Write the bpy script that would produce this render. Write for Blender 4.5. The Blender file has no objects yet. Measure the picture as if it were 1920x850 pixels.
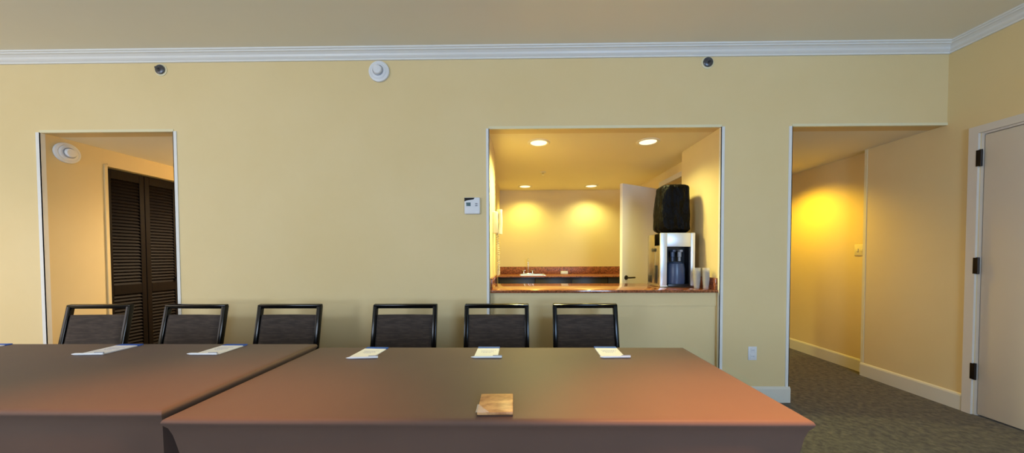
import bpy, bmesh, math, random
from mathutils import Vector, Matrix, noise
random.seed(4)
PI = math.pi
S = bpy.context.scene
COL = S.collection

# ------------------------------------------------------------------ materials
def lin(c):
    return tuple(((v/255)/12.92 if v/255 <= .04045 else ((v/255+.055)/1.055)**2.4) for v in c)

def mat(name, rgb, rough=.6, metal=0, spec=.5, bump=None, noise_mix=None, coat=0, trans=0, alpha=1, emit=None, estr=0, sheen=0, stretch=(1, 1, 1), ior=1.45):
    m = bpy.data.materials.new(name); m.use_nodes = True
    nt = m.node_tree; b = nt.nodes['Principled BSDF']
    c = (*lin(rgb), 1)
    b.inputs['Base Color'].default_value = c
    b.inputs['Roughness'].default_value = rough
    b.inputs['Metallic'].default_value = metal
    b.inputs['Specular IOR Level'].default_value = spec
    b.inputs['Coat Weight'].default_value = coat
    b.inputs['Transmission Weight'].default_value = trans
    b.inputs['IOR'].default_value = ior
    b.inputs['Alpha'].default_value = alpha
    b.inputs['Sheen Weight'].default_value = sheen
    if emit:
        b.inputs['Emission Color'].default_value = (*lin(emit), 1); b.inputs['Emission Strength'].default_value = estr
    if bump or noise_mix:
        tc = nt.nodes.new('ShaderNodeTexCoord'); mp = nt.nodes.new('ShaderNodeMapping')
        mp.inputs['Scale'].default_value = stretch
        nt.links.new(tc.outputs['Object'], mp.inputs['Vector'])
    if noise_mix:
        rgb2, sc, lo, hi = noise_mix
        n = nt.nodes.new('ShaderNodeTexNoise'); n.inputs['Scale'].default_value = sc; n.inputs['Detail'].default_value = 9; n.inputs['Roughness'].default_value = .62
        nt.links.new(mp.outputs[0], n.inputs['Vector'])
        r = nt.nodes.new('ShaderNodeValToRGB')
        r.color_ramp.elements[0].position = lo; r.color_ramp.elements[0].color = c
        r.color_ramp.elements[1].position = hi; r.color_ramp.elements[1].color = (*lin(rgb2), 1)
        nt.links.new(n.outputs['Fac'], r.inputs[0]); nt.links.new(r.outputs[0], b.inputs['Base Color'])
    if bump:
        sc, st, d = bump
        n = nt.nodes.new('ShaderNodeTexNoise'); n.inputs['Scale'].default_value = sc; n.inputs['Detail'].default_value = 3
        nt.links.new(mp.outputs[0], n.inputs['Vector'])
        bp = nt.nodes.new('ShaderNodeBump'); bp.inputs['Strength'].default_value = st; bp.inputs['Distance'].default_value = d
        nt.links.new(n.outputs['Fac'], bp.inputs['Height']); nt.links.new(bp.outputs[0], b.inputs['Normal'])
    return m

M = {}
M['wall'] = mat('wall_paint', (224, 202, 151), .75, bump=(140, .08, .002), noise_mix=((227, 206, 157), 1.3, .35, .65), spec=.3)
M['ceil'] = mat('ceiling_paint', (240, 234, 214), .9, bump=(90, .1, .002), noise_mix=((237, 230, 210), .9, .3, .7), spec=.2)
M['trim'] = mat('white_trim_paint', (226, 226, 222), .4)
M['base'] = mat('baseboard_paint', (218, 214, 200), .45)
M['door'] = mat('white_door_paint', (216, 208, 196), .5, bump=(60, .04, .001))
M['carpet'] = mat('carpet', (50, 45, 34), .95, bump=(260, 1, .005), noise_mix=((104, 96, 78), 26, .36, .66), spec=.1, sheen=.2)
M['cloth'] = mat('brown_stretch_cloth', (92, 73, 63), .55, bump=(900, .15, .0006), noise_mix=((97, 77, 66), 3, .3, .7), spec=.25, sheen=.05)
M['granite'] = mat('red_brown_granite', (96, 50, 30), .14, noise_mix=((178, 104, 66), 55, .38, .66), coat=.6, spec=.45)
M['granite'].node_tree.nodes['Principled BSDF'].inputs['Coat IOR'].default_value = 1.6
M['granite'].node_tree.nodes['Principled BSDF'].inputs['Coat Roughness'].default_value = .07
M['granite_honed'] = mat('red_brown_granite_honed', (96, 50, 30), .4, noise_mix=((178, 104, 66), 55, .38, .66))
M['black_metal'] = mat('black_metal', (5, 6, 8), .2, spec=.35)
M['chair_fabric'] = mat('charcoal_fabric', (56, 49, 44), .85, bump=(500, .3, .001), noise_mix=((78, 67, 60), 45, .4, .7), stretch=(.25, 1, 2.2), spec=.25, sheen=.05)
M['louver'] = mat('dark_stained_wood', (15, 9, 6), .6, spec=.15, noise_mix=((23, 14, 9), 12, .35, .7), stretch=(4, 4, .5))
M['white_plastic'] = mat('white_plastic', (226, 228, 230), .4)
M['grey_plastic'] = mat('grey_plastic', (150, 155, 165), .45)
M['ivory'] = mat('ivory_plastic', (225, 214, 180), .4)
M['dark_plastic'] = mat('dark_plastic', (24, 26, 30), .3)
M['sprinkler'] = mat('aged_metal', (92, 94, 100), .35, metal=.7)
M['bronze'] = mat('dark_bronze', (40, 34, 30), .35, metal=.6)
M['steel'] = mat('brushed_steel', (232, 235, 238), .38, metal=.6, bump=(120, .06, .0005), stretch=(12, 12, .4))
M['side_panel'] = mat('dispenser_side_metal', (150, 135, 112), .22, metal=.7)
M['chrome'] = mat('chrome', (220, 220, 222), .1, metal=1)
M['navy'] = mat('blue_black_plastic', (62, 78, 108), .3)
M['bag'] = mat('black_bag_film', (6, 4, 4), .5, bump=(7, 1, .05), stretch=(2.4, 2.4, 1.0), spec=.12)
M['cup'] = mat('clear_cup_plastic', (235, 228, 218), .12, alpha=.16)
M['paper'] = mat('white_paper', (236, 236, 240), .8)
M['blue'] = mat('blue_print', (40, 92, 190), .7)
M['ink'] = mat('pale_lilac_print', (150, 150, 190), .8)
M['lcd'] = mat('lcd', (86, 112, 116), .2)
M['stone'] = mat('tan_marbled_stone', (200, 154, 104), .45, noise_mix=((150, 98, 56), 14, .42, .62), stretch=(1, 2.2, 1))
M['cork'] = mat('dark_cork', (70, 48, 36), .9)
M['film'] = mat('clear_film', (250, 250, 250), .08, alpha=.22, bump=(30, .8, .01))
M['cabinet'] = mat('charcoal_cabinet', (32, 30, 38), .35)
M['lens'] = mat('lit_lamp_lens', (255, 240, 205), .5, emit=(255, 236, 190), estr=1.6)
M['rim'] = mat('lamp_rim_paint', (236, 226, 196), .5)
M['glass'] = mat('window_frame_paint', (220, 220, 220), .5)

# ------------------------------------------------------------------ mesh helpers
def bx(bm, x0, x1, y0, y1, z0, z1, bev=0, seg=2):
    r = bmesh.ops.create_cube(bm, size=1)
    vs = r['verts']
    for v in vs:
        v.co = Vector(((x0+x1)/2+v.co.x*(x1-x0), (y0+y1)/2+v.co.y*(y1-y0), (z0+z1)/2+v.co.z*(z1-z0)))
    if bev:
        es = list({e for v in vs for e in v.link_edges})
        bmesh.ops.bevel(bm, geom=es, offset=bev, segments=seg, profile=.5, affect='EDGES')

def bar(bm, a, b, w, d, bev=.004, up=(0, 1, 0)):
    """box-section bar from a to b, w across, d along 'up'"""
    a, b = Vector(a), Vector(b); z = (b-a).normalized(); y = Vector(up); x = y.cross(z).normalized(); y = z.cross(x)
    t = bmesh.new(); L = (b-a).length
    bx(t, -w/2, w/2, -d/2, d/2, -L/2, L/2, bev)
    mt = Matrix((x, y, z)).transposed().to_4x4(); mt.translation = (a+b)/2
    t.transform(mt); me = bpy.data.meshes.new('t'); t.to_mesh(me); t.free(); bm.from_mesh(me); bpy.data.meshes.remove(me)

def lathe(bm, prof, o=(0, 0, 0), axis='Z', n=32, close=True):
    """prof = [(r,h)] around axis through o"""
    rings = []
    o = Vector(o)
    def pt(r, h, a):
        c, s = r*math.cos(a), r*math.sin(a)
        return o + (Vector((c, s, h)) if axis == 'Z' else Vector((c, h, s)) if axis == 'Y' else Vector((h, c, s)))
    for r, h in prof:
        if r < 1e-6: rings.append([bm.verts.new(pt(0, h, 0))])
        else: rings.append([bm.verts.new(pt(r, h, 2*PI*i/n)) for i in range(n)])
    for A, B in zip(rings, rings[1:]):
        for i in range(n):
            j = (i+1) % n
            if len(A) == 1 and len(B) == 1: continue
            if len(A) == 1: bm.faces.new((A[0], B[i], B[j]))
            elif len(B) == 1: bm.faces.new((A[i], A[j], B[0]))
            else: bm.faces.new((A[i], A[j], B[j], B[i]))

def tube(bm, pts, r, n=8):
    pts = [Vector(p) for p in pts]; rings = []
    up = Vector((0, 0, 1))
    for i, p in enumerate(pts):
        d = (pts[min(i+1, len(pts)-1)]-pts[max(i-1, 0)]).normalized()
        x = d.cross(up)
        if x.length < .05: x = d.cross(Vector((1, 0, 0)))
        x.normalize(); y = d.cross(x)
        rings.append([bm.verts.new(p+r*(math.cos(2*PI*k/n)*x+math.sin(2*PI*k/n)*y)) for k in range(n)])
    for A, B in zip(rings, rings[1:]):
        for i in range(n): bm.faces.new((A[i], A[(i+1) % n], B[(i+1) % n], B[i]))
    bm.faces.new(rings[0]); bm.faces.new(rings[-1])

def extrude_profile(bm, prof, a, b, out):
    """prof = [(outward, z)] polygon swept from a to b (xy); out = outward unit vector"""
    out = Vector(out)
    A = [bm.verts.new(Vector((a[0], a[1], z))+out*d) for d, z in prof]
    B = [bm.verts.new(Vector((b[0], b[1], z))+out*d) for d, z in prof]
    n = len(prof)
    for i in range(n): bm.faces.new((A[i], A[(i+1) % n], B[(i+1) % n], B[i]))
    bm.faces.new(A); bm.faces.new(B)

def obj(name, bm, m, parent=None, smooth=True, loc=None):
    bmesh.ops.recalc_face_normals(bm, faces=bm.faces)
    me = bpy.data.meshes.new(name); bm.to_mesh(me); bm.free()
    for mm in (m if isinstance(m, (list, tuple)) else [m]): me.materials.append(mm)
    if smooth:
        me.shade_smooth(); me.set_sharp_from_angle(angle=math.radians(38))
    o = bpy.data.objects.new(name, me); COL.objects.link(o)
    if parent: o.parent = parent
    if loc: o.location = loc
    return o

def tag(o, label=None, cat=None, group=None, kind=None):
    if label: o['label'] = label
    if cat: o['category'] = cat
    if group: o['group'] = group
    if kind: o['kind'] = kind
    return o

def thing(name, label, cat, loc=(0, 0, 0), rz=0, group=None):
    o = bpy.data.objects.new(name, None); COL.objects.link(o); o.location = loc; o.rotation_euler.z = rz
    return tag(o, label, cat, group)

def struct(name, bm, m, label=None, cat=None, parent=None, smooth=False):
    o = obj(name, bm, m, parent, smooth)
    if not parent: tag(o, label, cat, None, 'structure')
    return o

def copy_tree(o, parent=None):
    c = o.copy(); COL.objects.link(c)
    if parent: c.parent = parent
    for ch in list(o.children): copy_tree(ch, c)
    return c

# ------------------------------------------------------------------ plan (metres)
D = 2.808; ZH = 2.3216; ZC = 2.975
XL, XLr, XK0, XK1, XP, XR = -4.124, -2.957, -.268, 1.680, 2.259, 3.53
XW, YR = -6.2, -2.6           # room's far left wall and the wall behind the viewer
YB = 6.3                      # ends of the back passages
YK = 5.45                     # kitchenette back wall
T = .12

def B(*boxes):
    bm = bmesh.new()
    for b in boxes: bx(bm, *b)
    return bm

struct('floor', B((XW-.1, 3.8, YR-.1, YB+.1, -.1, 0)), M['carpet'], 'dark grey brown carpet over the whole floor', 'floor')
M['bounce_floor'] = mat('added_bounce_floor', (225, 205, 165), .4, noise_mix=((212, 190, 150), 6, .4, .6))  # pale unseen floor, added to bounce light up to the kitchenette ceiling
struct('floor_bounce_kitchenette', B((-.34, 1.85, D+T, YK, 0, .006)), M['bounce_floor'], 'unseen light floor added to bounce lamp light in the kitchenette', 'floor')
struct('ceiling', B((XW-.1, XR+.1, YR-.1, D+T, ZC, ZC+.1)), M['ceil'], 'beige painted ceiling of the meeting room above the moulding', 'ceiling')
M['ceil_kitchen'] = mat('cream_ceiling_paint', (238, 224, 186), .85, bump=(90, .1, .002))
struct('ceiling_kitchenette', B((-.5, 1.97, D+T, YK+.1, ZH, ZH+.1)), M['ceil_kitchen'], 'low warm-lit ceiling of the kitchenette with four round lamps', 'ceiling')
struct('ceiling_corridor', B((1.97, 3.75, D+T, YB+.1, ZH, ZH+.1)), M['ceil'], 'low ceiling of the right corridor beside the white door', 'ceiling')
struct('ceiling_alcove', B((XL-.1, XLr+.12, D+T, YB-.9, ZH, ZH+.1)), M['ceil'], 'low grey ceiling of the closet alcove at left', 'ceiling')

# main wall with its three openings
struct('wall_back', B((XW-.1, XL, D, D+T, 0, ZC), (XLr, XK0, D, D+T, 0, ZC), (XK1, XP, D, D+T, 0, ZC),
                      (XL, XLr, D, D+T, ZH, ZC), (XK0, XK1, D, D+T, ZH, ZC), (XP, XR+.1, D, D+T, ZH, ZC)),
       M['wall'], 'pale yellow main wall with three openings behind the chairs', 'wall')
struct('wall_knee', B((XK0, XK1, D+.055, D+.11, 0, .815), (XK0, XK1, D+.045, D+.11, .815, .93)), M['wall'], 'low wall panel under the pass-through counter', 'wall')
struct('wall_right', B((XR, XR+.12, YR, 1.66, 0, ZC), (XR, XR+.12, 2.60, 3.455, 0, ZH), (XR, XR+.12, 2.60, D, ZH, ZC), (XR, XR+.12, 1.66, 2.60, 2.185, ZC)),
       M['wall'], 'yellow side wall holding the white hinged door', 'wall')
struct('wall_corridor_right', B((XR+.09, XR+.2, 3.455, YB, 0, ZH)), M['wall'], 'deep yellow lamp-lit corridor wall with the light switch', 'wall')
struct('wall_corridor_left', B((1.85, 1.97, D+T, 3.62, 0, ZH), (1.85, 1.97, 4.36, YB, 0, ZH), (1.85, 1.97, 3.62, 4.36, 2.15, ZH)), M['wall'], 'wall between kitchenette and corridor with the open door', 'wall')
struct('wall_corridor_end', B((1.85, 3.75, YB, YB+.1, 0, ZH)), M['wall'], 'end wall of the corridor', 'wall')
struct('wall_kitchenette_back', B((-.5, 1.85, YK, YK+.1, 0, ZH)), M['wall'], 'bright yellow kitchenette back wall lit by two lamps', 'wall')
struct('wall_kitchenette_left', B((-.46, -.34, 3.49, YK, 0, ZH), (-.46, XK0, D+T, 3.49, 0, ZH)), M['wall'], 'left wall of the kitchenette where the phone hangs', 'wall')
struct('wall_kitchenette_right', B((XK1, 1.85, D+T, 3.49, 0, ZH)), M['wall'], 'short right wall of the kitchenette beside the water dispenser', 'wall')
struct('wall_alcove_left', B((XL-.12, XL, D+T, 3.25, 0, ZH), (XL-.12, XL, 3.25, 4.66, 2.165, ZH), (XL-.12, XL, 4.66, YB-.9, 0, ZH)), M['wall'], 'alcove side wall around the dark louvered closet doors', 'wall')
struct('wall_alcove_right', B((XLr, XLr+.12, D+T, YB-.9, 0, ZH)), M['wall'], 'hidden right side wall of the closet alcove', 'wall')
struct('wall_alcove_end', B((XL-.12, XLr+.12, YB-.9, YB-.8, 0, ZH), (XL-.7, XL-.6, 3.1, 4.8, 0, ZH), (XL-.6, XL-.12, 3.1, 3.2, 0, ZH), (XL-.6, XL-.12, 4.7, 4.8, 0, ZH)), M['wall'], 'end wall of the closet alcove and the closet lining', 'wall')

# room behind the viewer: walls with windows
WZ0, WZ1 = .75, 2.45
struct('wall_rear', B((XW, XR, YR-.1, YR, 0, WZ0), (XW, XR, YR-.1, YR, WZ1, ZC), (XW, -5.2, YR-.1, YR, WZ0, WZ1), (-3.0, 1.0, YR-.1, YR, WZ0, WZ1), (2.4, XR, YR-.1, YR, WZ0, WZ1)),
       M['wall'], 'window wall behind the viewer', 'wall')
struct('wall_left', B((XW-.1, XW, YR-.1, -.6, 0, ZC), (XW-.1, XW, -.6, 1.4, 0, WZ0), (XW-.1, XW, -.6, 1.4, WZ1, ZC), (XW-.1, XW, 1.4, D, 0, ZC)),
       M['wall'], 'far left wall of the room with a window', 'wall')
for n, (x0, x1) in enumerate(((-5.2, -3.0), (1.0, 2.4)), 1):
    xm = (x0+x1)/2
    struct('window_%d' % n, B((x0, x1, YR-.07, YR-.02, WZ0, WZ0+.05), (x0, x1, YR-.07, YR-.02, WZ1-.05, WZ1), (x0, x0+.05, YR-.07, YR-.02, WZ0+.05, WZ1-.05), (x1-.05, x1, YR-.07, YR-.02, WZ0+.05, WZ1-.05), (xm-.02, xm+.02, YR-.07, YR-.02, WZ0+.05, WZ1-.05)),
           M['glass'], 'window frame behind the viewer', 'window')
struct('window_3', B((XW-.07, XW-.02, -.6, 1.4, WZ0, WZ0+.05), (XW-.07, XW-.02, -.6, 1.4, WZ1-.05, WZ1), (XW-.07, XW-.02, -.6, -.55, WZ0+.05, WZ1-.05), (XW-.07, XW-.02, 1.35, 1.4, WZ0+.05, WZ1-.05)),
       M['glass'], 'window frame in the far left wall', 'window')

# corner beads (L-shaped painted strips round each opening edge)
def bead(n, X, z0, z1, side, w=.026, t=.005, label='', m='trim'):
    # side = +1: wall lies to the right (+x) of the edge
    bm = B((min(X-side*t, X+side*w), max(X-side*t, X+side*w), D-t, D, z0, z1), (min(X-side*t, X), max(X-side*t, X), D-t, D+w, z0, z1))
    struct('trim_%d' % n, bm, M[m], label, 'trim')
bead(1, XL, 0, ZH, -1, .03, .005, 'white corner strip at the left edge of the closet alcove')
bead(2, XLr, 0, ZH, 1, .026, .005, 'white corner strip at the right edge of the closet alcove')
bead(3, XK0, 0, ZH, -1, .022, .005, 'white corner strip at the left edge of the pass-through')
bead(4, XK1, 0, ZH, 1, .024, .005, 'white corner strip at the right edge of the pass-through')
bead(5, XP, 0, ZH, -1, .024, .005, 'white corner strip at the left edge of the right corridor opening')
M['head'] = mat('cream_bead_paint', (226, 216, 178), .5)
struct('trim_6', B((XL, XLr, D-.004, D+.02, ZH-.004, ZH), (XL, XLr, D-.004, D, ZH, ZH+.018)), M['head'], 'thin cream strip over the alcove opening', 'trim')
struct('trim_7', B((XK0, XK1, D-.004, D+.02, ZH-.004, ZH), (XK0, XK1, D-.004, D, ZH, ZH+.018)), M['head'], 'thin cream strip over the pass-through opening', 'trim')
struct('trim_8', B((XP, XR, D-.004, D+.02, ZH-.004, ZH), (XP, XR, D-.004, D, ZH, ZH+.018)), M['head'], 'thin cream strip over the corridor opening', 'trim')
struct('trim_9', B((XR-.004, XR+.09, 3.455, 3.459, 0, ZH), (XR-.004, XR, 3.432, 3.455, 0, ZH)), M['head'], 'cream corner strip where the corridor wall steps back', 'trim')

# crown moulding
CB = 2.897
prof = [(0, CB), (.012, CB), (.014, CB+.012), (.02, CB+.016), (.03, CB+.026), (.036, CB+.04), (.05, CB+.052), (.062, CB+.056), (.064, CB+.064), (.074, CB+.067), (.076, ZC), (0, ZC)]
bm = bmesh.new()
A = [bm.verts.new((XW, D-d, z)) for d, z in prof]; Bv = [bm.verts.new((XR-d, D-d, z)) for d, z in prof]; Cv = [bm.verts.new((XR-d, YR, z)) for d, z in prof]
for P, Q in ((A, Bv), (Bv, Cv)):
    for i in range(len(prof)): bm.faces.new((P[i], P[(i+1) % len(prof)], Q[(i+1) % len(prof)], Q[i]))
bm.faces.new(A); bm.faces.new(Cv)
struct('trim_10', bm, M['trim'], 'white stepped crown moulding along the top of the walls', 'crown moulding')

# baseboards
def baseboard(name, a, b, out, label, h=.135):
    bm = bmesh.new(); extrude_profile(bm, [(0, 0), (.014, 0), (.014, h-.02), (.010, h-.008), (.004, h), (0, h)], a, b, out)
    struct(name, bm, M['base'], label, 'baseboard')
baseboard('baseboard_back', (XK1, D), (XP+.014, D), (0, -1, 0), 'white baseboard under the wall outlet')
baseboard('baseboard_back_middle', (XLr, D), (XK0, D), (0, -1, 0), 'white baseboard behind the chairs')
baseboard('baseboard_back_left', (XW, D), (XL, D), (0, -1, 0), 'white baseboard left of the closet alcove')
baseboard('baseboard_pier', (XP, D), (XP, D+T), (1, 0, 0), 'white baseboard on the corridor jamb')
baseboard('baseboard_right', (XR, 2.665), (XR, 3.455), (-1, 0, 0), 'cream baseboard between the white door and the wall step')
baseboard('baseboard_corridor', (XR+.09, 3.455), (XR+.09, YB), (-1, 0, 0), 'yellow-lit baseboard along the corridor wall')
baseboard('baseboard_alcove', (XL, D+T), (XL, 3.2), (1, 0, 0), 'baseboard of the alcove side wall')

# ------------------------------------------------------------------ white entry door, right wall
d = thing('door_1', 'white hinged door with three dark hinges at the right edge of the view', 'door', (XR, 2.13, 0)); d['kind'] = 'structure'
bm = B((-.018, .02, .475, .53, 0, 2.235), (-.018, .02, -.53, -.475, 0, 2.235), (-.018, .02, -.475, .475, 2.18, 2.235))
bm2 = bm; bx(bm2, .0, .1, .455, .47, 0, 2.18); bx(bm2, .0, .1, -.47, -.455, 0, 2.18); bx(bm2, 0, .1, -.455, .455, 2.165, 2.18)
obj('door_frame', bm2, M['door'], d, False)
bm = bmesh.new(); bx(bm, .0, .042, -.45, .45, .012, 2.16, .003)
obj('door_leaf', bm, M['door'], d)
for z in (1.988, 1.162, .34):
    bm = bmesh.new()
    bx(bm, -.0195, -.0165, .463, .485, z-.062, z+.062, .001); lathe(bm, [(0, -.066), (.008, -.064), (.008, .064), (0, .066)], (-.012, .461, z), n=14)
    obj('hinge', bm, M['bronze'], d)
lv = bmesh.new(); lathe(lv, [(0, -.012), (.03, -.012), (.03, 0), (0, 0)], (0, -.39, 1.0), 'X', 20); tube(lv, [(0, -.39, 1.0), (-.05, -.39, 1.0), (-.05, -.27, 1.0)], .009)
obj('door_handle', lv, M['bronze'], d)

# ------------------------------------------------------------------ louvered closet doors
d = thing('door_2', 'dark brown louvered folding closet doors in the left alcove', 'closet door', (XL, 3.25, 0)); d['kind'] = 'structure'
bm = B((-.1, .012, -.012, .012, 0, 2.17), (-.1, .012, 1.398, 1.422, 0, 2.17), (-.1, .012, .012, 1.398, 2.155, 2.18))
obj('door_frame', bm, M['wall'], d, False)
def leaf():
    bm = bmesh.new(); W = .34; t = .03
    for y0 in (0, W-.045): bx(bm, -t, 0, y0, y0+.045, .01, 2.14, .002, 1)
    for z0, z1 in ((.01, .16), (.86, .96), (2.05, 2.14)): bx(bm, -t, 0, .045, W-.045, z0, z1, .002, 1)
    for z0, z1 in ((.16, .86), (.96, 2.05)):
        n = int((z1-z0)/.034)
        for i in range(n):
            z = z0+(i+.5)*(z1-z0)/n
            bar(bm, (-t/2, .043, z), (-t/2, W-.043, z), .042, .006, 0, (math.cos(.55), 0, math.sin(.55)))
    return bm
for i in range(4):
    o = obj('door_leaf', leaf(), M['louver'], d, False); o.location = (-.02, .014+i*.346, 0)
    if i in (1, 2):
        k = bmesh.new(); lathe(k, [(0, .0), (.008, 0), (.008, .015), (.016, .022), (.016, .03), (0, .034)], (0, .3 if i == 1 else .04, 1.0), 'X', 16)
        obj('knob', k, M['louver'], o)

# ------------------------------------------------------------------ open kitchenette door
hx, hy, ex, ey = 1.835, 4.345, 1.19, 3.945
ang = math.atan2(ey-hy, ex-hx); LW = math.hypot(ex-hx, ey-hy)
d = thing('door_3', 'white kitchenette door standing open behind the counter', 'door', (hx, hy, 0), ang); d['kind'] = 'structure'
bm = bmesh.new(); bx(bm, 0.0, LW, -.02, .02, .012, 2.10, .003); obj('door_leaf', bm, M['door'], d)
bm = bmesh.new()
for s in (1, -1):
    lathe(bm, [(0, s*.02), (.028, s*.02), (.026, s*.03), (0, s*.03)], (LW-.065, 0, .985), 'Y', 20)
    tube(bm, [(LW-.065, s*.025, .985), (LW-.065, s*.06, .985), (LW-.08, s*.068, .985), (LW-.17, s*.066, .985)], .009)
obj('door_handle', bm, M['bronze'], d)
struct('trim_11', B((1.83, 1.85, 3.56, 3.62, 0, 2.21), (1.83, 1.85, 4.36, 4.42, 0, 2.21), (1.83, 1.85, 3.62, 4.36, 2.15, 2.21)), M['door'], 'white casing of the kitchenette doorway', 'door casing')

# ------------------------------------------------------------------ pass-through counter
d = thing('counter', 'polished red-brown granite counter in the pass-through under the dispenser', 'counter', (0, 0, 0))
bm = bmesh.new(); bx(bm, XK0+.002, XK1-.002, D+.012, 3.50, .931, .955, .004); obj('countertop', bm, M['granite'], d)
bm = bmesh.new(); bx(bm, XK0+.002, XK0+.022, D+.03, 3.48, .955, 1.055, .003); obj('side_splash', bm, M['granite'], d)
bm = bmesh.new(); bx(bm, XK1-.022, XK1-.002, D+.03, 3.48, .955, 1.055, .003); obj('side_splash', bm, M['granite'], d)
bm = B((XK0+.03, XK1-.03, D+.115, 3.42, .0, .93)); obj('base_cabinet', bm, M['cabinet'], d, False)

# back counter
YW = YK; YK = YK-.002
bc = thing('sink_counter', 'dark cabinet with red-brown granite top along the kitchenette back wall', 'counter', (0, 0, 0))
bm = bmesh.new()
sx0, sx1, sy0, sy1 = .0, .36, 4.98, 5.33
for b in ((-.338, sx0, 4.85, YK, .934, .95), (sx1, 1.83, 4.85, YK, .934, .95), (sx0, sx1, 4.85, sy0, .934, .95), (sx0, sx1, sy1, YK, .934, .95)): bx(bm, *b)
obj('countertop', bm, M['granite_honed'], bc, False)
bm = bmesh.new(); bx(bm, -.338, 1.83, YK-.02, YK, .95, 1.07, .003); obj('backsplash', bm, M['granite_honed'], bc)
bm = B((-.338, 1.83, 4.93, YK, .09, .80), (-.338, 1.83, 5.0, YK, 0, .09), (-.338, -.0, 4.93, YK, .80, .934), (.36, 1.83, 4.93, YK, .80, .934), (0, .36, 4.93, 4.97, .8, .92)); obj('cabinet_body', bm, M['cabinet'], bc, False)
for i in range(4):
    x0 = -.33+i*.54
    bm = bmesh.new(); bx(bm, x0+.006, x0+.534, 4.908, 4.928, .11, .925, .003); dr = obj('cabinet_door', bm, M['cabinet'], bc)
    bm = bmesh.new(); tube(bm, [(x0+.48, 4.908, .80), (x0+.48, 4.885, .80), (x0+.48, 4.885, .70), (x0+.48, 4.908, .70)], .005); obj('handle', bm, M['steel'], dr)
bm = bmesh.new()
bx(bm, sx0-.015, sx1+.015, sy0-.015, sy0+.004, .95, .956); bx(bm, sx0-.015, sx1+.015, sy1-.004, sy1+.03, .95, .956); bx(bm, sx0-.015, sx0+.004, sy0, sy1, .95, .956); bx(bm, sx1-.004, sx1+.015, sy0, sy1, .95, .956)
for b in ((sx0, sx1, sy0, sy0+.004, .81, .95), (sx0, sx1, sy1-.004, sy1, .81, .95), (sx0, sx0+.004, sy0, sy1, .81, .95), (sx1-.004, sx1, sy0, sy1, .81, .95), (sx0, sx1, sy0, sy1, .806, .81)): bx(bm, *b)
obj('sink_basin', bm, M['steel'], bc, False)
bm = bmesh.new()
fx, fy = .118, 5.352
bx(bm, fx-.09, fx+.09, fy-.02, fy+.02, .956, .968, .004)
t = thing('faucet', 'chrome faucet with tall spout at the back counter sink', 'faucet', (0, 0, 0))
obj('base_plate', bm, M['chrome'], t)
bm = bmesh.new(); tube(bm, [(fx, fy, .966), (fx, fy, 1.15)]+[(fx, fy-.05+.05*math.cos(a), 1.15+.05*math.sin(a)) for a in [PI*k/8 for k in range(1, 9)]]+[(fx, fy-.1, 1.12)], .008, 10); obj('spout', bm, M['chrome'], t)
for s in (-1, 1):
    bm = bmesh.new(); lathe(bm, [(0, 0), (.014, 0), (.012, .03), (.018, .036), (.018, .05), (0, .055)], (fx+s*.07, fy, .966), n=16); bx(bm, fx+s*.07-.03, fx+s*.07+.03, fy-.006, fy+.006, 1.008, 1.018, .002); obj('tap_handle', bm, M['chrome'], t)
bm = bmesh.new(); bx(bm, .65, .765, YK-.08, YK-.03, .951, .998, .004); YK = YW
tag(obj('box', bm, M['white_plastic']), 'small white box on the back counter right of the sink', 'box')

# ------------------------------------------------------------------ water dispenser
dx0, dx1, dy0, dy1, z0, z1 = 1.280, 1.598, 3.05, 3.36, .956, 1.456
t = thing('water_dispenser', 'steel-fronted countertop water dispenser with dark tap recess under black bag', 'water dispenser', ((dx0+dx1)/2, (dy0+dy1)/2, z0))
w = (dx1-dx0)/2; dp = (dy1-dy0)/2; h = z1-z0
bm = bmesh.new(); bx(bm, -w+.002, w-.002, -dp+.13, dp, .01, h-.004, .008); bx(bm, -w+.002, -w+.02, -dp+.01, -dp+.14, .01, h-.004, .004); bx(bm, w-.02, w-.002, -dp+.01, -dp+.14, .01, h-.004, .004); bx(bm, -w+.002, w-.002, -dp+.01, -dp+.14, h-.12, h-.004, .004); bx(bm, -w, w, -dp+.01, dp, 0.0, .02, .004)
obj('body', bm, M['side_panel'], t)
bm = bmesh.new()
bx(bm, -w, -w+.062, -dp, -dp+.022, .012, h, .006); bx(bm, w-.040, w, -dp, -dp+.022, .012, h, .006); bx(bm, -w+.06, w-.04, -dp, -dp+.022, h-.128, h, .006)
obj('front_frame', bm, M['steel'], t)
bm = bmesh.new(); bx(bm, -w+.062, w-.042, -dp+.10, -dp+.128, .02, h-.12); bx(bm, -w+.062, -w+.068, -dp+.02, -dp+.12, .02, h-.125); bx(bm, w-.048, w-.042, -dp+.02, -dp+.12, .02, h-.125)
obj('recess', bm, M['dark_plastic'], t, False)
bm = bmesh.new(); cx_ = .012
lathe(bm, [(0, .03), (.084, .03), (.088, .05), (.086, .17), (.078, .215), (.055, .232), (0, .235)], (cx_, -dp+.085, 0), n=36); obj('reservoir_column', bm, M['navy'], t)
for s in (-.035, .03):
    bm = bmesh.new(); lathe(bm, [(0, 0), (.012, 0), (.012, .035), (.017, .04), (.017, .085), (0, .085)], (cx_+s, -dp+.06, .24), n=16); bx(bm, cx_+s-.014, cx_+s+.014, -dp+.02, -dp+.1, .325, .345, .004); obj('tap', bm, M['navy'] if s < 0 else M['grey_plastic'], t)
bm = bmesh.new(); bx(bm, -w+.07, w-.05, -dp-.004, -dp+.11, .006, .03, .004); obj('drip_tray', bm, M['dark_plastic'], t)
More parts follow.
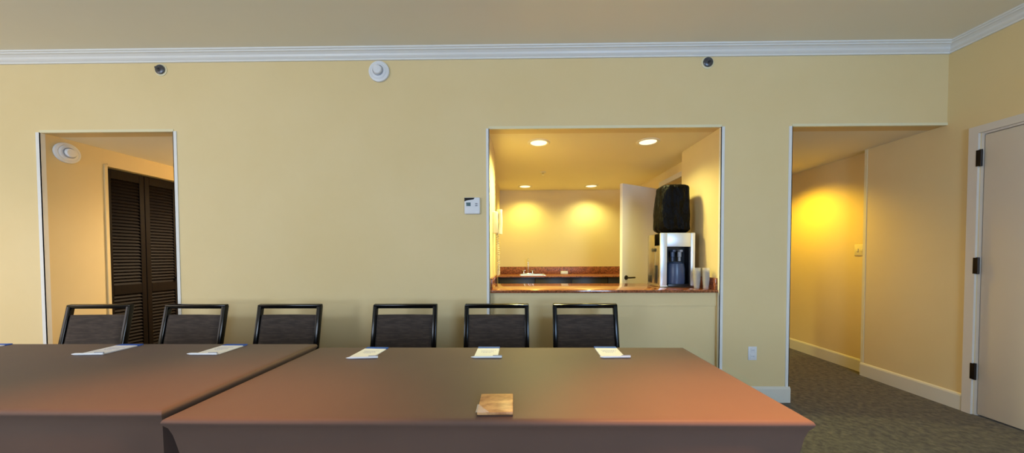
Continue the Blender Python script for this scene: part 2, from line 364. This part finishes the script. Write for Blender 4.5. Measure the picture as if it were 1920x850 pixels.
for y0_, y1_, a_, b_, nm in ((.10, .2, .33, .36, 'side_grip'), (.07, .12, .03, .2, 'side_vent'), (.2, .28, .03, .1, 'side_vent')):
    bm = bmesh.new(); bx(bm, -w-.004, -w+.004, -dp+y0_, -dp+y1_, a_, b_, .003); obj(nm, bm, M['dark_plastic'], t)

# black bag pulled over the bottle
bm = bmesh.new(); n = 72; rows = 40; rings = []
bcx, bcy, bz0, bz1 = 1.462, 3.215, z1+.001, 1.925
for j in range(rows+1):
    v = j/rows; z = bz0+(bz1-bz0)*v
    if v < .1: r = .10+.052*math.sin(v/.1*PI/2)
    elif v < .86: r = .152-.022*(v-.1)
    else: r = .135*math.sqrt(max(0, 1-((v-.86)/.145)**4))*.9+.135*.1*(1-((v-.86)/.14)**6)
    lean = -.022*(1-v)**1.2*math.sin(min(1, v*4)*PI/2)
    ring = []
    for i in range(n):
        a = 2*PI*i/n
        q = 5.0; c, s = math.cos(a), math.sin(a)
        k = (abs(c)**q+abs(s)**q)**(-1/q)
        k = .8*k+.2
        fold = .0035*math.sin(9*a+7*v+3*noise.noise(Vector((c*2, s*2, v*3))))+.003*noise.noise(Vector((c*7, s*7, v*6)))+.010*noise.noise(Vector((c*2, s*2, v*3)))
        fold *= (1 if v < .9 else (1-v)/.1)
        rr = r*k+fold
        ring.append(bm.verts.new((bcx+lean+rr*c, bcy+rr*s*.86, z)))
    rings.append(ring)
for P, Q in zip(rings, rings[1:]):
    for i in range(n): bm.faces.new((P[i], P[(i+1) % n], Q[(i+1) % n], Q[i]))
bm.faces.new(rings[0]); bm.faces.new(rings[-1])
tag(obj('bottle_cover_bag', bm, M['bag']), 'wrinkled black bag covering the bottle on top of the water dispenser', 'bag')

# cups: two stacks
def cup_mesh():
    bm = bmesh.new(); lathe(bm, [(0, 0), (.021, 0), (.022, .002), (.030, .084), (.0325, .086), (.0325, .089), (.029, .087), (.0205, .004), (0, .003)], n=24); return bm
cup0 = None
for k, (cx_, cy_, nc) in enumerate(((1.553, 2.935, 8), (1.614, 2.902, 8))):
    for i in range(nc):
        if cup0 is None: c = cup0 = obj('plastic_cup', cup_mesh(), M['cup'])
        else: c = cup0.copy(); COL.objects.link(c)
        c.location = (cx_, cy_, .9555+i*.0135)
        side = 'left stack beside the dispenser' if k == 0 else 'right stack against the wall'
        if i == nc-1: tag(c, 'topmost clear plastic cup of the '+side, 'cup', 'clear cups beside the dispenser')
        elif i == 0: tag(c, 'lowest clear plastic cup of the '+side, 'cup', 'clear cups beside the dispenser')
        else: tag(c, 'clear plastic cup nested mid-height in the '+side, 'cup', 'clear cups nested mid-height, '+side)

# ------------------------------------------------------------------ wall phone
t = thing('wall_phone', 'ivory wall phone with hanging coiled cord at the pass-through edge', 'phone', (XK0, 3.20, 1.575))
bm = bmesh.new(); bx(bm, .0, .05, -.045, .045, -.11, .10, .010); obj('phone_base', bm, M['ivory'], t)
bm = bmesh.new()
n = 14; pts = []
for i in range(n+1):
    u = i/n; z = -.115+.235*u
    x = .064+.010*math.sin(PI*u)
    pts.append((x, 0, z, .025 if .2 < u < .8 else .030, .020+.008*abs(2*u-1)**3))
rings = []
for x, y, z, wy, wx in pts:
    rings.append([bm.verts.new((x+wx*math.cos(a), y+wy*math.sin(a), z)) for a in [2*PI*k/16 for k in range(16)]])
for P, Q in zip(rings, rings[1:]):
    for i in range(16): bm.faces.new((P[i], P[(i+1) % 16], Q[(i+1) % 16], Q[i]))
bm.faces.new(rings[0]); bm.faces.new(rings[-1])
obj('handset', bm, M['ivory'], t)
bm = bmesh.new(); pts = []
for i in range(420):
    u = i/419; a = u*2*PI*30
    z = -.11-.40*math.sin(min(1, u*1.12)*PI/2) if u < .9 else -.51+.06*(u-.9)/.1
    pts.append((.045+.011*math.cos(a)+.008*math.sin(u*PI), .011*math.sin(a)+.01*u, z))
tube(bm, pts, .0038, 6); obj('cord', bm, M['ivory'], t)

# ------------------------------------------------------------------ things on the main wall
def px_obj(*a): pass
t = thing('thermostat', 'white wall thermostat with small screen left of the pass-through', 'thermostat', (-.408, D+.002, 1.673))
bm = bmesh.new(); bx(bm, -.066, .066, -.026, 0, -.07, .07, .008, 3); obj('case', bm, M['white_plastic'], t)
bm = bmesh.new(); bx(bm, -.05, -.012, -.0275, -.02, -.004, .026, .001); obj('screen', bm, M['lcd'], t)
bm = bmesh.new()
f_ = [(-.064, .066), (.022, .066), (.012, .052), (-.04, .044), (-.064, .036)]
A = [bm.verts.new((x, -.0275, z)) for x, z in f_]; Q = [bm.verts.new((x, -.02, z)) for x, z in f_]
bm.faces.new(A); bm.faces.new(Q)
for i in range(5): bm.faces.new((A[i], A[(i+1) % 5], Q[(i+1) % 5], Q[i]))
obj('sticker', bm, M['dark_plastic'], t, False)
bm = bmesh.new()
for zz in (.016, .0): bx(bm, .026, .046, -.029, -.02, zz-.005, zz+.005, .001)
obj('button', bm, M['grey_plastic'], t)

t = thing('wall_outlet', 'white electrical outlet low on the pier beside the corridor', 'outlet', (1.957, D, .418))
bm = bmesh.new(); bx(bm, -.036, .036, -.006, 0, -.058, .058, .003); obj('cover_plate', bm, M['white_plastic'], t)
for z in (.026, -.026):
    bm = bmesh.new(); bx(bm, -.017, .017, -.009, -.004, z-.018, z+.018, .004); s_ = obj('socket', bm, M['white_plastic'], t)
    bm = bmesh.new()
    for q in (-.007, .007): bx(bm, q-.0015, q+.0015, -.0098, -.008, z-.004, z+.008)
    obj('slot', bm, M['grey_plastic'], s_, False)

t = thing('light_switch', 'cream double light switch on the corridor wall', 'light switch', (XR+.09, 3.575, 1.30))
bm = bmesh.new(); bx(bm, -.006, 0, -.058, .058, -.06, .06, .003); obj('cover_plate', bm, M['ivory'], t)
for s in (-.024, .024):
    bm = bmesh.new(); bx(bm, -.011, -.004, s-.009, s+.009, -.018, .018, .002); obj('toggle', bm, M['head'], t)

def alarm(loc, ax, label, sc=1.0):
    t = thing('smoke_alarm', label, 'alarm', loc)
    s = 1 if ax == 'X' else -1
    P = lambda pr: [(r*sc, s*h_*sc) for r, h_ in pr]
    bm = bmesh.new(); lathe(bm, P([(0, 0), (.086, 0), (.088, .006), (.085, .016), (.070, .022), (.066, .020), (.060, .026), (.045, .030), (0, .030)]), (0, 0, 0), ax, 48); obj('base', bm, M['white_plastic'], t)
    bm = bmesh.new(); lathe(bm, P([(0, .028), (.036, .028), (.037, .044), (.031, .052), (.018, .054), (0, .054)]), (0, 0, 0), ax, 36)
    c = obj('sensor_cap', bm, M['white_plastic'], t)
    bm = bmesh.new(); lathe(bm, P([(.041, .029), (.044, .029), (.044, .034), (.041, .034), (.041, .029)]), (0, 0, 0), ax, 36)
    obj('vent_ring', bm, M['grey_plastic'], t)
alarm((-1.186, D, 2.802), 'Y', 'round white alarm on the main wall just under the crown moulding')
alarm((XL, 2.972, 2.195), 'X', 'round white alarm on the alcove side wall beside the louvered doors', 1.05)

def sprinkler(x, z, label):
    t = thing('wall_sprinkler', label, 'sprinkler', (x, D, z), 0, 'wall sprinklers under the moulding')
    bm = bmesh.new(); lathe(bm, [(0, 0), (.052, 0), (.052, -.004), (.048, -.006), (0, -.006)], axis='Y', n=36); obj('cover_plate', bm, M['head'], t)
    bm = bmesh.new(); lathe(bm, [(0, -.004), (.038, -.006), (.040, -.014), (.034, -.020), (.018, -.022), (.014, -.028), (0, -.028)], axis='Y', n=32); obj('escutcheon', bm, M['sprinkler'], t)
    bm = bmesh.new(); bx(bm, -.014, .014, -.042, -.039, -.004, .010, .001); tube(bm, [(-.010, -.026, 0), (-.012, -.034, .003), (-.004, -.040, .003)], .0025); tube(bm, [(.010, -.026, 0), (.012, -.034, .003), (.004, -.040, .003)], .0025); obj('deflector', bm, M['sprinkler'], t)
sprinkler(-3.05, 2.838, 'dark round wall sprinkler above the closet alcove')
sprinkler(1.556, 2.85, 'dark round wall sprinkler above the pass-through')

# ------------------------------------------------------------------ ceiling lamps of the back rooms
WARM = (1, .72, .25)
def downlight(x, y, label, power, group='ceiling lamps in the kitchenette', ang=150, col=(.93, .86, .33)):
    t = thing('ceiling_lamp', label, 'ceiling lamp', (x, y, ZH), 0, group)
    bm = bmesh.new(); lathe(bm, [(.078, 0), (.108, 0), (.108, -.003), (.100, -.007), (.084, -.006), (.078, -.002), (.078, 0)], n=48); obj('trim_ring', bm, M['rim'], t)
    bm = bmesh.new(); lathe(bm, [(0, -.0035), (.06, -.003), (.079, -.001), (.079, -.0005), (0, -.0005)], n=40); obj('lens', bm, M['lens'], t)
    L = bpy.data.lights.new('downlight', 'SPOT'); L.energy = power; L.color = col; L.spot_size = math.radians(ang); L.spot_blend = .85; L.shadow_soft_size = .06
    lo = bpy.data.objects.new('downlight', L); COL.objects.link(lo); lo.location = (x, y, ZH-.08)
downlight(.173, 3.165, 'lit round ceiling lamp, front left above the granite counter', 165, ang=165)
downlight(1.203, 3.162, 'lit round ceiling lamp, front right above the water dispenser', 40)
downlight(.07, 5.14, 'lit round ceiling lamp, back left above the sink', 36, ang=150, col=(.90, .80, .20))
downlight(1.09, 5.14, 'lit round ceiling lamp, back right by the kitchenette back wall', 36, ang=150, col=(.88, .87, .34))
downlight(3.14, 4.10, 'round ceiling lamp lighting the corridor wall', 98, 'ceiling lamp in the corridor', 146, (1, .64, .02))
t = thing('ceiling_sprinkler', 'small round sprinkler head in the kitchenette ceiling', 'sprinkler', (.287, 4.27, ZH))
bm = bmesh.new(); lathe(bm, [(0, 0), (.04, 0), (.038, -.008), (0, -.01)], n=28); obj('cover_plate', bm, M['rim'], t)
bm = bmesh.new(); lathe(bm, [(0, -.008), (.01, -.01), (.008, -.03), (.018, -.032), (.018, -.034), (0, -.034)], n=20); obj('nozzle', bm, M['chrome'], t)

# ------------------------------------------------------------------ tables in stretch covers
def table(name, label, x0, x1, y0, y1, ztop, seed, group):
    cx_, cy_ = (x0+x1)/2, (y0+y1)/2; hw, hd = (x1-x0)/2, (y1-y0)/2
    t = thing(name, label, 'table', (cx_, cy_, 0), 0, group)
    bm = bmesh.new(); bx(bm, -hw+.012, hw-.012, -hd+.012, hd-.012, ztop-.032, ztop-.006, .004); obj('tabletop', bm, M['ivory'], t)
    for sx in (-1, 1):
        for sy in (-1, 1):
            bm = bmesh.new(); tube(bm, [(sx*(hw-.13), sy*(hd-.07), ztop-.033), (sx*(hw-.10), sy*(hd-.055), .002)], .014, 12); obj('leg', bm, M['black_metal'], t)
    return t
def cover(label, x0, x1, y0, y1, ztop, group, seed):
    """stretch cover: flat top, rolled edge band, skirts drawn in towards the feet"""
    cx_, cy_ = (x0+x1)/2, (y0+y1)/2; hw, hd = (x1-x0)/2, (y1-y0)/2
    bm = bmesh.new(); nx, ny = 96, 40
    # perimeter parameter: list of (ux,uy) on unit rectangle
    per = [(-1+2*i/nx, -1) for i in range(nx)]+[(1, -1+2*i/ny) for i in range(ny)]+[(1-2*i/nx, 1) for i in range(nx)]+[(-1, 1-2*i/ny) for i in range(ny)]
    levels = []
    # (depth below top, inset at mid side, inset at corner)
    lv = [(-.0, .016, .016), (.0012, .009, .009), (.004, .004, .004), (.009, .001, .001), (.014, 0, 0), (.019, .001, .002), (.025, .004, .005), (.034, .008, .011), (.06, .011, .018), (.10, .014, .024), (.16, .019, .032), (.24, .026, .042), (.36, .036, .056), (.48, .045, .066), (.6, .045, .066), (ztop-.03, .045, .07)]
    for dz, im, ic in lv:
        ring = []
        for ux, uy in per:
            ax_, ay_ = abs(ux), abs(uy)
            # how near a corner we are along the side
            if ay_ == 1 and ax_ < 1: e = (1-ax_)*hw
            elif ax_ == 1 and ay_ < 1: e = (1-ay_)*hd
            else: e = 0
            k = math.exp(-(e/.10)**2)
            ins_y = im+(ic-im)*k; ins_x = im+(ic-im)*k
            # interior side points: x must also shrink with corner inset
            X = ux*(hw-ic) if ay_ == 1 else math.copysign(hw-ins_x, ux)
            Y = uy*(hd-ic) if ax_ == 1 and ay_ < 1 else math.copysign(hd-ins_y, uy)
            if ax_ == 1 and ay_ == 1: X = math.copysign(hw-ic, ux); Y = math.copysign(hd-ic, uy)
            hem = 0
            z = ztop-dz
            if dz > .2:  # arched hem between the feet
                hem = (dz-.2)/(ztop-.03-.2)*.16*min(1, e/.35)
            w_ = 0 if dz < .03 else .0025*math.sin(5.3*ux+7*uy+seed)*min(1, dz*6)
            if ay_ == 1: Y += w_
            else: X += w_
            ring.append(bm.verts.new((X, Y, z+hem)))
        levels.append(ring)
    n = len(per)
    for P, Q in zip(levels, levels[1:]):
        for i in range(n): bm.faces.new((P[i], Q[i], Q[(i+1) % n], P[(i+1) % n]))
    # top: grid with faint sag
    top = levels[0]
    grid = {}
    for i in range(nx+1):
        for j in range(ny+1):
            if j == 0: v = top[i] if i < nx else top[nx]
            elif i == nx: v = top[nx+j] if j < ny else top[nx+ny]
            elif j == ny: v = top[nx+ny+(nx-i)]
            elif i == 0: v = top[2*nx+ny+(ny-j)]
            else:
                u_, v_ = -1+2*i/nx, -1+2*j/ny
                z = ztop+.0008*noise.noise(Vector((u_*2+seed, v_*1.5, 0)))
                v = bm.verts.new((u_*(hw-.016), v_*(hd-.016), z))
            grid[i, j] = v
    for i in range(nx):
        for j in range(ny): bm.faces.new((grid[i, j], grid[i+1, j], grid[i+1, j+1], grid[i, j+1]))
    o = obj('tablecloth', bm, M['cloth'], None, True, (cx_, cy_, 0))
    return tag(o, label, 'tablecloth', group)
TX0, TX1, TY0, TY1 = -1.112, .884, .992, 1.80
table('folding_table', 'rectangular table under the brown cover, near the viewer at right', TX0, TX1, TY0, TY1, .75, 1, None)
cover('brown stretch cover on the right table, holding the tan coaster', TX0, TX1, TY0, TY1, .75, 'brown stretch table covers', 1)
LX0, LX1 = -3.115, -1.1225
table('folding_table', 'rectangular table under the brown cover at the left edge of the view', LX0, LX1, 1.006, 1.80, .769, 2, None)
cover('brown stretch cover on the left table, cut by the left image edge', LX0, LX1, 1.006, 1.80, .769, 'brown stretch table covers', 2)

# ------------------------------------------------------------------ note pads and pens
def notepad(loc, rz, label, first=[]):
    if not first:
        t = thing('notepad', label, 'notepad', loc, rz, 'note pads along the far table edge')
        bm = bmesh.new(); bx(bm, -.058, .058, -.085, .085, 0, .005); obj('paper_sheets', bm, M['paper'], t, False)
        bm = bmesh.new(); bx(bm, -.0582, .0582, .056, .0852, .0005, .0056); obj('blue_header', bm, M['blue'], t, False)
        bm = bmesh.new()
        for k in range(4):
            zy = .012-k*.012; w_ = (.036, .030, .033, .02)[k]
            x = -w_
            while x < w_:
                l = random.uniform(.004, .009); bx(bm, x, x+l, zy-.0016, zy+.0016, .005, .0053); x += l+.003
        obj('printed_mark', bm, M['ink'], t, False)
        first.append(t)
    else:
        t = copy_tree(first[0]); t.location = loc; t.rotation_euler.z = rz; tag(t, label)
def pen(loc, rz, label, first=[]):
    if not first:
        t = thing('pen', label, 'pen', loc, rz, 'white pens in front of the note pads')
        bm = bmesh.new(); lathe(bm, [(0, -.078), (.0012, -.076), (.0045, -.062), (.0052, -.055), (.0052, .07), (.0045, .074), (0, .075)], (0, 0, .0055), 'X', 14); obj('barrel', bm, M['white_plastic'], t)
        bm = bmesh.new(); bx(bm, .030, .074, -.0015, .0015, .011, .0135, .0005); bx(bm, .070, .075, -.0015, .0015, .007, .0125, .0005); obj('clip', bm, M['grey_plastic'], t)
        first.append(t)
    else:
        t = copy_tree(first[0]); t.location = loc; t.rotation_euler.z = rz; tag(t, label)
zl, zr = .7695, .7505
pads = [(-2.86, 1.69, zl, .03, None, 'white note pad cut off by the left image edge'),
        (-2.12, 1.683, zl, .02, (-2.125, 1.583, .06), 'white note pad with blue header before the leftmost chair'),
        (-1.545, 1.683, zl, .0, (-1.56, 1.587, .0), 'white note pad with blue header before the second chair from the left'),
        (-.782, 1.692, zr, -.06, (-.775, 1.592, .10), 'white note pad with blue header, left end of the right table'),
        (-.173, 1.70, zr, .0, (-.168, 1.603, .03), 'white note pad with blue header behind the tan coaster'),
        (.452, 1.705, zr, -.02, (.46, 1.607, .04), 'white note pad with blue header, rightmost of the row')]
names_pen = [None, 'white pen at the note pad before the leftmost chair', 'white pen at the note pad before the second chair from the left',
             'white pen at the leftmost note pad of the right table', 'white pen at the note pad behind the tan coaster', 'white pen at the rightmost note pad']
for i, (x, y, z, r, pn, lb) in enumerate(pads):
    notepad((x, y, z), r, lb)
    if pn: pen((pn[0], pn[1], z+.0002), pn[2], names_pen[i])

# coaster
t = thing('coaster', 'tan marbled square coaster in clear film near the front table edge', 'coaster', (-.083, 1.085, .7508), .02)
bm = bmesh.new(); bx(bm, -.056, .056, -.07, .07, 0, .004, .001); obj('backing', bm, M['cork'], t)
bm = bmesh.new(); bx(bm, -.056, .056, -.07, .07, .004, .013, .002); obj('tile', bm, M['stone'], t)
bm = bmesh.new()
n = 10; g = {}
for i in range(n+1):
    for j in range(n+1):
        u_, v_ = i/n, j/n
        g[i, j] = bm.verts.new((-.060+.05*u_, -.073+.07*v_, .0145+.004*abs(noise.noise(Vector((u_*5, v_*5, 3))))))
for i in range(n):
    for j in range(n):
        if i+j < n-2: bm.faces.new((g[i, j], g[i+1, j], g[i+1, j+1], g[i, j+1]))
o = obj('clear_film', bm, M['film'], t); o.modifiers.new('thickness', 'SOLIDIFY').thickness = .0004

# ------------------------------------------------------------------ chairs
def make_chair():
    t = thing('conference_chair', '', 'chair', (0, 0, 0), 0, 'black chairs along the far side of the tables')
    W = .228; tz = .885
    yb = lambda z: -.055+(z-.45)*.19       # back leans away
    # back frame: two posts and a top rail
    bm = bmesh.new()
    for s in (-1, 1):
        bar(bm, (s*W, yb(.43), .43), (s*(W-.002), yb(tz-.012), tz-.012), .031, .034, .005, (0, 1, 0))
    bar(bm, (-W-.012, yb(tz-.013), tz-.013), (W+.013, yb(tz-.013), tz-.013), .030, .034, .006, (0, 1, .18))
    obj('back_frame', bm, M['black_metal'], t)
    # padded back
    bm = bmesh.new(); n = 18; m_ = 16; F = {}
    z0_, z1_ = .50, .808; x_ = W-.015
    for k in (0, 1):
        for i in range(n+1):
            for j in range(m_+1):
                u_, v_ = i/n, j/m_
                e = min(u_, 1-u_)*n/1.5; e2 = min(v_, 1-v_)*m_/1.5
                puff = .016*min(1, math.sqrt(max(0, min(e, 1))))*min(1, math.sqrt(max(0, min(e2, 1))))
                z = z0_+(z1_-z0_)*v_
                F[k, i, j] = bm.verts.new((-x_+2*x_*u_, yb(z)+(-1 if k == 0 else 1)*(.004+puff)+.012*math.sin(PI*u_), z))
    for k in (0, 1):
        for i in range(n):
            for j in range(m_): bm.faces.new((F[k, i, j], F[k, i+1, j], F[k, i+1, j+1], F[k, i, j+1]))
    for i in range(n):
        for j in (0, m_): bm.faces.new((F[0, i, j], F[0, i+1, j], F[1, i+1, j], F[1, i, j]))
    for j in range(m_):
        for i in (0, n): bm.faces.new((F[0, i, j], F[0, i, j+1], F[1, i, j+1], F[1, i, j]))
    obj('backrest', bm, M['chair_fabric'], t)
    bm = bmesh.new(); bx(bm, -W+.012, W-.012, -.50, -.05, .425, .475, .02, 3); obj('seat', bm, M['chair_fabric'], t)
    bm = bmesh.new()
    for s in (-1, 1): bar(bm, (s*W, -.49, .415), (s*W, -.05, .415), .022, .028, .004, (0, 0, 1))
    for y in (-.47, -.09): bar(bm, (-W, y, .408), (W, y, .408), .02, .02, .003, (0, 0, 1))
    obj('seat_frame', bm, M['black_metal'], t)
    for s in (-1, 1):
        for y0_, y1_ in ((-.47, -.50), (-.06, .03)):
            bm = bmesh.new(); bar(bm, (s*W, y0_, .43), (s*(W+.006), y1_, .008), .024, .03, .004, (0, 1, 0)); bx(bm, s*(W+.006)-.014, s*(W+.006)+.014, y1_-.017, y1_+.017, 0, .012, .003); obj('leg', bm, M['black_metal'], t)
    return t
c0 = make_chair()
chairs = [(-3.225, 2.462, .02, 'leftmost black chair of the row, in front of the dark louvered doors'),
          (-2.478, 2.462, -.03, 'black chair in front of the right edge of the closet alcove'),
          (-1.755, 2.462, .0, 'black chair near the table seam, third from the left'),
          (-.874, 2.462, .0, 'black chair behind the left end of the right table, in front of bare wall'),
          (-.182, 2.462, .0, 'black chair at the left edge of the pass-through, behind the coaster'),
          (.480, 2.462, .0, 'rightmost black chair, below the middle of the pass-through')]
for i, (x, y, r, lb) in enumerate(chairs):
    c = c0 if i == 0 else copy_tree(c0)
    c.location = (x, y, 0); c.rotation_euler.z = r; c['label'] = lb
chairs_done = True

# ------------------------------------------------------------------ light
def area(name, loc, rot, sx, sy, e, col):
    L = bpy.data.lights.new(name, 'AREA'); L.shape = 'RECTANGLE'; L.size = sx; L.size_y = sy; L.energy = e; L.color = col
    o = bpy.data.objects.new(name, L); COL.objects.link(o); o.location = loc; o.rotation_euler = rot
    return o
DAY = (.86, .94, 1.0)
area('window_daylight', (-4.1, YR-.12, 1.6), (PI/2, 0, 0), 2.2, 1.7, 168, (.70, .82, 1.0))
area('window_daylight', (1.7, YR-.12, 1.6), (PI/2, 0, 0), 1.3, 1.6, 132, (.44, .66, 1.0))
area('window_daylight', (XW-.12, .4, 1.6), (0, -PI/2, 0), 1.7, 2.0, 25, (1, .90, .90))
def added_spot(x, y, e, ang=95, z=ZC-.03, col=(1, .44, .16)):  # unseen spots without fixtures, added to brighten chosen areas
    L = bpy.data.lights.new('unseen_added_spot', 'SPOT'); L.energy = e; L.color = col; L.spot_size = math.radians(ang); L.spot_blend = 1; L.shadow_soft_size = .08
    o = bpy.data.objects.new('unseen_added_spot', L); COL.objects.link(o); o.location = (x, y, z)
added_spot(.88, .66, 880, 56)  # added for the orange glow on the right table's end
added_spot(-1.10, .66, 330, 54)  # weaker added glow around the table seam
added_spot(-4.7, 1.0, 185, 130, ZC-.03, (1, .80, .66))  # added wash to brighten the left end of the main wall
added_spot(-3.25, 4.3, 230, 165, ZH-.05, (1, .80, .54))  # hidden spot added to brighten the closet alcove
W_ = bpy.data.worlds.new('World'); S.world = W_; W_.use_nodes = True
W_.node_tree.nodes['Background'].inputs[0].default_value = (.75, .86, 1, 1); W_.node_tree.nodes['Background'].inputs[1].default_value = .6

# ------------------------------------------------------------------ camera
yaw, pitch, roll = -.0132, -.0235, -.0032
fwd = Vector((math.sin(yaw)*math.cos(pitch), math.cos(yaw)*math.cos(pitch), math.sin(pitch)))
right = Vector((math.cos(yaw), -math.sin(yaw), 0)); up = right.cross(fwd)
r2 = math.cos(roll)*right+math.sin(roll)*up; u2 = -math.sin(roll)*right+math.cos(roll)*up
cam = bpy.data.cameras.new('Camera'); cam.sensor_width = 36; cam.lens = 36*620/1920
cam.shift_x = (960-968.3)/1920; cam.shift_y = (494.53-425)/1920; cam.clip_start = .05
co = bpy.data.objects.new('Camera', cam); COL.objects.link(co)
mw = Matrix((r2, u2, -fwd)).transposed().to_4x4(); mw.translation = (0, 0, 1.25); co.matrix_world = mw
S.camera = co
S.view_settings.view_transform = 'Standard'; S.view_settings.look = 'None'; S.view_settings.gamma = 1; S.view_settings.exposure = 0
S.view_settings.use_curve_mapping = False
